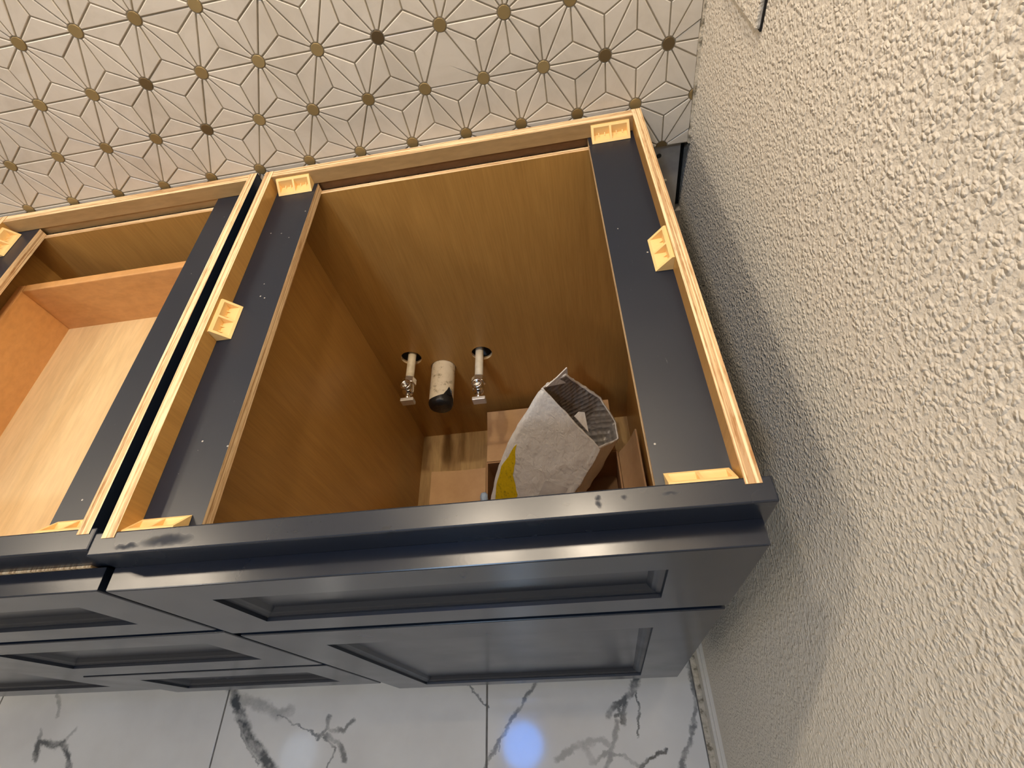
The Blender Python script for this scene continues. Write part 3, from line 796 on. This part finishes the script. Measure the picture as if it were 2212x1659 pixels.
for k, (y, r) in enumerate(((-0.080, .0228), (-0.112, .0232), (-0.119, .0238), (-0.1255, .0215), (-0.1275, .008))):
    for i in range(n):
        a = 2 * math.pi * i / n
        j = noise.noise((math.cos(a) * 2, math.sin(a) * 2, k * 1.3)) * 0.0018 if k > 1 else 0
        vs.append((c[0] + (r + j) * math.cos(a), y + j, c[1] + (r + j) * math.sin(a)))
fs = [(k * n + i, k * n + (i + 1) % n, (k + 1) * n + (i + 1) % n, (k + 1) * n + i) for k in range(4) for i in range(n)]
fs.append(tuple(range(4 * n, 5 * n)))
mb.add(vs, fs, 0, True); mb.build('black_plug', M['rubber'], dr)
mb = MB()
mb.add([(0.086, -0.110, -0.437), (0.0925, -0.108, -0.446), (0.0935, -0.101, -0.441), (0.0895, -0.094, -0.4345), (0.0860, -0.103, -0.4330),
        (0.0845, -0.110, -0.439), (0.0910, -0.108, -0.448), (0.0915, -0.101, -0.443), (0.0880, -0.094, -0.4362), (0.0845, -0.103, -0.4352)],
       [(0, 1, 2, 3, 4), (9, 8, 7, 6, 5), (0, 5, 6, 1), (1, 6, 7, 2), (2, 7, 8, 3), (3, 8, 9, 4), (4, 9, 5, 0)])
mb.build('torn_tape', M['rubber'], dr)

# ------------------------------------------------------------------ cardboard box with its flaps folded out
bxr = empty('cardboard_box', (0.265, -0.31, -0.717), 'brown cardboard box with flaps folded open on the sink cabinet floor', 'box')
BX0, BX1, BY0, BY1, BZ0, BZ1, CT = 0.130, 0.402, -0.455, -0.178, -0.7165, -0.600, 0.0035
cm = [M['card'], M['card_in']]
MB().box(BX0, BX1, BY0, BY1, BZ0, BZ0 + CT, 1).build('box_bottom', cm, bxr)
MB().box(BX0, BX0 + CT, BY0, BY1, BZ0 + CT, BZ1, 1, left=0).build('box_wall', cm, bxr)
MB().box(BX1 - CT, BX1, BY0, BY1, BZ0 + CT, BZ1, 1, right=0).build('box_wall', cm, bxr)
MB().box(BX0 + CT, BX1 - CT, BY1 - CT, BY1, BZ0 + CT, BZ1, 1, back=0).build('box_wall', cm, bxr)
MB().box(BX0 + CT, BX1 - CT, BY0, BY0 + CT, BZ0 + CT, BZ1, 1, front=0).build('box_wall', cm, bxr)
def flap(h0, h1, out, m=0):
    """thin board from hinge line h0-h1 along vector out"""
    h0, h1, out = Vector(h0), Vector(h1), Vector(out)
    nrm = (h1 - h0).cross(out).normalized() * 0.0032
    a = [h0, h1, h1 + out, h0 + out]
    mb = MB(); k = 6
    # slightly bowed along the free direction
    vs = []
    for i in range(k + 1):
        t = i / k; bow = nrm.normalized() * (0.004 * math.sin(math.pi * t))
        for p0 in (h0, h1):
            base = p0 + out * t + bow
            vs += [base, base + nrm]
    fs = []
    for i in range(k):
        o = 4 * i; q = o + 4
        fs += [(o, o + 2, q + 2, q), (o + 1, q + 1, q + 3, o + 3), (o, q, q + 1, o + 1), (o + 2, o + 3, q + 3, q + 2)]
    fs += [(0, 1, 3, 2), (4 * k, 4 * k + 2, 4 * k + 3, 4 * k + 1)]
    mb.add(vs, fs)
    return mb.build('flap', cm, bxr)
flap((BX0 - .001, BY1 - 0.012, BZ1), (BX0 - .001, BY0, BZ1), (-0.118, 0.004, -0.004))
flap((BX1 - 0.004, BY1 + .001, BZ1), (BX0 + 0.001, BY1 + .001, BZ1), (0, 0.122, 0.002))
flap((BX1 + .001, BY0, BZ1), (BX1 + .001, BY1 - 0.006, BZ1), (0.030, 0.0, 0.088))
flap((BX0, BY0 - .001, BZ1), (BX1, BY0 - .001, BZ1), (0.0, -0.050, -0.075))

# ------------------------------------------------------------------ padded mailer
ml = empty('padded_mailer', (0.25, -0.25, -0.713), 'torn-open white padded mailer with silver bubble lining and yellow mark, leaning in the cardboard box', 'envelope')
rim = [Vector(q) for q in ((0.2740, -0.1650, -0.3730),   # front left
       (0.3180, -0.1930, -0.4420), (0.3630, -0.2200, -0.5100),                                                   # front right
       (0.4040, -0.1720, -0.5660), (0.4040, -0.1350, -0.5620), (0.3780, -0.1050, -0.5140), (0.3410, -0.1100, -0.4520),
       (0.3170, -0.1300, -0.3890), (0.2920, -0.1480, -0.3810))]
base = [Vector(q) for q in ((0.1400, -0.2780, -0.5820), (0.1860, -0.3020, -0.6300), (0.2300, -0.3220, -0.6720),
       (0.2660, -0.3000, -0.6920), (0.2800, -0.2600, -0.6960), (0.2620, -0.2250, -0.6900), (0.2300, -0.2150, -0.6700),
       (0.1800, -0.2250, -0.6300), (0.1480, -0.2520, -0.5920))]
def resample(loop, idx, per):
    out = []
    n = len(loop)
    for i in range(n):
        a, b = loop[i], loop[(i + 1) % n]
        for k in range(per): out.append(a.lerp(b, k / per))
    return out
PER = 8
R0 = resample(rim, 0, PER); R1 = resample(base, 0, PER); NR = len(R0)
def msurf(i, t, off=0.0):
    i = i % NR
    p = R0[i].lerp(R1[i], t)
    cen0 = sum(R0, Vector()) / NR; cen1 = sum(R1, Vector()) / NR
    cen = cen0.lerp(cen1, t)
    d = (p - cen); d.normalize()
    bul = 0.005 * math.sin(math.pi * min(1, t * 1.1))
    di = min(i, NR - i) / (0.55 * PER)
    bul += 0.013 * math.sin(math.pi * min(1, t)) * math.exp(-di * di)
    w = 0.0028 * noise.noise((p.x * 55, p.y * 55, p.z * 30)) + 0.0014 * noise.noise((p.x * 130, p.y * 130, p.z * 80))
    if t < 0.001: w += 0.003 * noise.noise((p.x * 190, p.y * 190, p.z * 190))
    return p + d * (bul + w + off)
NT = 26
mb = MB(); vs = []
for k in range(NT + 1):
    for i in range(NR): vs.append(msurf(i, k / NT))
fs = [(k * NR + i, k * NR + (i + 1) % NR, (k + 1) * NR + (i + 1) % NR, (k + 1) * NR + i) for k in range(NT) for i in range(NR)]
fs.append(tuple(reversed(range(NT * NR, (NT + 1) * NR))))
mb.add(vs, fs, 0, True); mb.build('paper_shell', M['mailer'], ml, fix=True)
mb = MB(); vs = []
for k in range(NT):
    for i in range(NR): vs.append(msurf(i, k / NT + (0.004 if k == 0 else 0), -0.0032))
fs = [(k * NR + i, (k + 1) * NR + i, (k + 1) * NR + (i + 1) % NR, k * NR + (i + 1) % NR) for k in range(NT - 1) for i in range(NR)]
mb.add(vs, fs, 0, True); mb.build('bubble_lining', M['lining'], ml, fix=False)
# torn paper rim: a ragged white band round the mouth
mb = MB(); vs = []
for i in range(NR):
    p = msurf(i, 0); q = msurf(i, 0.004, -0.0036)
    ax = (R0[i] - R1[i]).normalized()
    rag = 0.0016 + 0.0026 * abs(noise.noise((i * 0.9, 3.1, 0)))
    vs += [msurf(i, 0.004, 0.0006), p + ax * rag, q + ax * rag * 0.7, q]
fs = [(4 * i + j, 4 * ((i + 1) % NR) + j, 4 * ((i + 1) % NR) + j + 1, 4 * i + j + 1) for i in range(NR) for j in range(3)]
mb.add(vs, fs, 0, True); mb.build('torn_rim', M['mailer'], ml, fix=True)
def patch(name, m_, uv, off=0.0012):
    """patch on the front sheet; uv polygon in (across 0-1 from the left fold to the right edge, down 0-1)"""
    us = [u for u, v in uv]; vs_ = [v for u, v in uv]
    G = 14; mb = MB()
    def inside(u, v):
        c = False; n = len(uv)
        for i in range(n):
            (a, b), (c2, d) = uv[i], uv[(i + 1) % n]
            if (b > v) != (d > v) and u < (c2 - a) * (v - b) / (d - b) + a: c = not c
        return c
    verts = {}; vl = []; fs = []
    def pt(u, v):
        f = u * 2 * PER; i0 = math.floor(f); w = f - i0
        return msurf(i0, v, off).lerp(msurf(i0 + 1, v, off), w)
    # scanline strips
    rows = 18
    v0, v1 = min(vs_), max(vs_)
    prev = None
    for r in range(rows + 1):
        v = v0 + (v1 - v0) * (r / rows) * 0.998 + 0.0005
        xs = []
        n = len(uv)
        for i in range(n):
            (a, b), (c2, d) = uv[i], uv[(i + 1) % n]
            if (b > v) != (d > v): xs.append((c2 - a) * (v - b) / (d - b) + a)
        if len(xs) < 2: prev = None; continue
        x0, x1 = min(xs), max(xs)
        row = [len(vl) + k for k in range(7)]
        vl += [pt(x0 + (x1 - x0) * k / 6, v) for k in range(7)]
        if prev:
            for k in range(6): fs.append((prev[k], prev[k + 1], row[k + 1], row[k]))
        prev = row
    mb.add(vl, fs, 0, True)
    return mb.build(name, M[m_], ml)
patch('yellow_mark', 'yellow', [(0.10, 0.42), (0.17, 0.55), (0.20, 0.64), (0.36, 0.78), (0.26, 0.99), (0.11, 0.99), (0.05, 0.85), (0.045, 0.64)])
patch('grey_print', 'label_grey', [(0.58, 0.50), (0.90, 0.44), (0.92, 0.80), (0.62, 0.88)], 0.0009)
# torn strip down the right-hand edge of the front sheet
mb = MB(); vs = []; K = 22
cR = sum(R0, Vector()) / NR
for k in range(K + 1):
    t = 0.92 * k / K
    e = msurf(2 * PER, t, 0.0012)
    side = (rim[2].lerp(base[2], t) - rim[0].lerp(base[0], t)).normalized()
    wdt = 0.0035 + 0.0030 * abs(noise.noise((k * 0.7, 8.2, 1.0)))
    fw = Vector((0.2, -0.9, 0.1)).normalized()
    vs += [msurf(2 * PER - 1, t, 0.0016), e + fw * 0.0012, e + side * wdt, e + side * wdt * 0.8 - fw * 0.0022]
fs = [(4 * k + j, 4 * k + j + 1, 4 * k + 5 + j, 4 * k + 4 + j) for k in range(K) for j in range(3)]
mb.add(vs, fs, 0, True); mb.build('torn_edge', M['mailer'], ml)
# loose paper corner standing out of the mouth, and the folded-over tip at the back
mb = MB()
a, b, cc = Vector((0.3235, -0.1880, -0.4390)), Vector((0.3450, -0.2040, -0.4720)), Vector((0.3420, -0.1760, -0.4480))
nn = (b - a).cross(cc - a).normalized() * 0.0022
mid = a.lerp(cc, 0.6) + Vector((-0.002, 0.003, 0.003))
mb.add([a, b, cc, mid, a + nn, b + nn, cc + nn, mid + nn], [(0, 1, 2, 3), (7, 6, 5, 4), (0, 4, 5, 1), (1, 5, 6, 2), (2, 6, 7, 3), (3, 7, 4, 0)])
mb.build('loose_corner', M['mailer'], ml)
mb = MB()
a, b, cc = Vector((0.2810, -0.1600, -0.3770)), Vector((0.3190, -0.1270, -0.4170)), Vector((0.3200, -0.1240, -0.3760))
d2 = Vector((0.3010, -0.1400, -0.3800))
nn = (b - a).cross(cc - a).normalized() * 0.002
mb.add([a, b, cc, d2, a + nn, b + nn, cc + nn, d2 + nn], [(0, 1, 2, 3), (7, 6, 5, 4), (0, 4, 5, 1), (1, 5, 6, 2), (2, 6, 7, 3), (3, 7, 4, 0)])
mb.build('folded_tip', M['mailer'], ml)

# crumpled pale blue plastic bag in the box
mb = MB(); N1, N2 = 10, 14; vs = []; c3 = Vector((0.1290, -0.2640, -0.5860))
for k in range(N1 + 1):
    th = math.pi * k / N1
    for i in range(N2):
        ph = 2 * math.pi * i / N2
        d = Vector((math.sin(th) * math.cos(ph), math.sin(th) * math.sin(ph), math.cos(th)))
        r = 0.0085 * (1 + 0.35 * noise.noise(d * 2.3))
        vs.append(c3 + Vector((d.x * r * 0.9, d.y * r * 1.5, d.z * r * 1.0)))
fs = [(k * N2 + i, k * N2 + (i + 1) % N2, (k + 1) * N2 + (i + 1) % N2, (k + 1) * N2 + i) for k in range(N1) for i in range(N2)]
mb.add(vs, fs, 0, True)
tag(mb.build('plastic_wrap', M['blue']), 'scrap of pale blue plastic wrap on the box edge left of the padded mailer', 'plastic wrap')

# ------------------------------------------------------------------ textured cover plate on the right wall
cp = empty('wall_cover_plate', (XW, -0.12, 0.142), 'flat cover plate painted over with wall texture, high on the right wall', 'cover plate')
MB().box(XW - 0.0055, XW + 0.001, -0.1795, -0.064, 0.1420, 0.262).build('plate', M['stucco'], cp, bevel=0.0015)
MB().box(XW - 0.0018, XW + 0.001, -0.1812, -0.0625, 0.1408, 0.2635).build('painted_edge_shadow', M['gap_shade'], cp)  # dark sheet painted as the shadow line and gap round the plate

# ------------------------------------------------------------------ light fittings
def emis(name, color, strength):
    m = bpy.data.materials.new(name); m.use_nodes = True; nt = m.node_tree
    nt.nodes.clear()
    o = node(nt, 'ShaderNodeOutputMaterial'); e = node(nt, 'ShaderNodeEmission')
    e.inputs[0].default_value = (*color, 1); e.inputs[1].default_value = strength
    nt.links.new(e.outputs[0], o.inputs[0])
    return m
for k, (x, y, watts, colr, strength) in enumerate(CANS):
    where = ('over the drawer cabinet', 'over the left cabinet', 'behind the camera, right, added as unseen fill', 'behind the camera, left, added as unseen fill')[k]
    t = empty('ceiling_light', (x, y, ZC), 'round recessed ceiling light ' + where, 'ceiling light', 'recessed ceiling lights')
    MB().lathe((x, y, ZC), (0, 0, -1), [(-.02, .122), (.004, .125), (.006, .140), (0.0, .148)], 40).build('trim_ring', M['ceiling'], t)
    mb = MB(); mb.tube((x, y, ZC - 0.0005), (x, y, ZC - 0.0025), 0.118, n=40); mb.build('lens', emis('lens_%d' % k, colr, strength), t)
    if not watts: continue
    ld = bpy.data.lights.new('added_ceiling_fill', 'AREA'); ld.shape = 'DISK'; ld.size = 0.22; ld.energy = watts; ld.color = colr
    lo = bpy.data.objects.new('added_ceiling_fill', ld); COL.objects.link(lo); lo.parent = t; lo.location = (0, 0, -0.006)
glass = emis('frosted_bulb', WARM, 6.0)
for name, xs in (('left', VANITY[:2]), ('right', VANITY[2:])):
    xc = sum(x for x, w in xs) / len(xs)
    t = empty('vanity_light', (xc, 0.0, 1.06), 'two-bulb vanity light bar on the back wall above the %s sink' % name, 'wall light', 'vanity light bars')
    MB().box(xc - 0.22, xc + 0.22, -0.03, -0.0002, 1.05, 1.11).build('back_plate', M['chrome'], t, bevel=0.004)
    for x, wt in xs:
        MB().tube((x, -0.03, 1.08), (x, -0.22, 1.08), 0.008, n=12).build('arm', M['chrome'], t)
        MB().lathe((x, -0.22, 1.10), (0, 0, -1), [(0, .012), (.02, .022), (.03, .022)], 18).build('socket', M['chrome'], t)
        MB().lathe((x, -0.22, 1.07), (0, 0, -1), [(0, .016), (.02, .026), (.045, .030), (.065, .022), (.075, 0)], 18).build('bulb', glass, t)
        ld = bpy.data.lights.new('bulb_lamp', 'POINT'); ld.energy = wt; ld.color = WARM; ld.shadow_soft_size = 0.032
        lo = bpy.data.objects.new('bulb_lamp', ld); COL.objects.link(lo); lo.parent = t; lo.location = (x - xc, -0.22, -0.045 - 0.035)
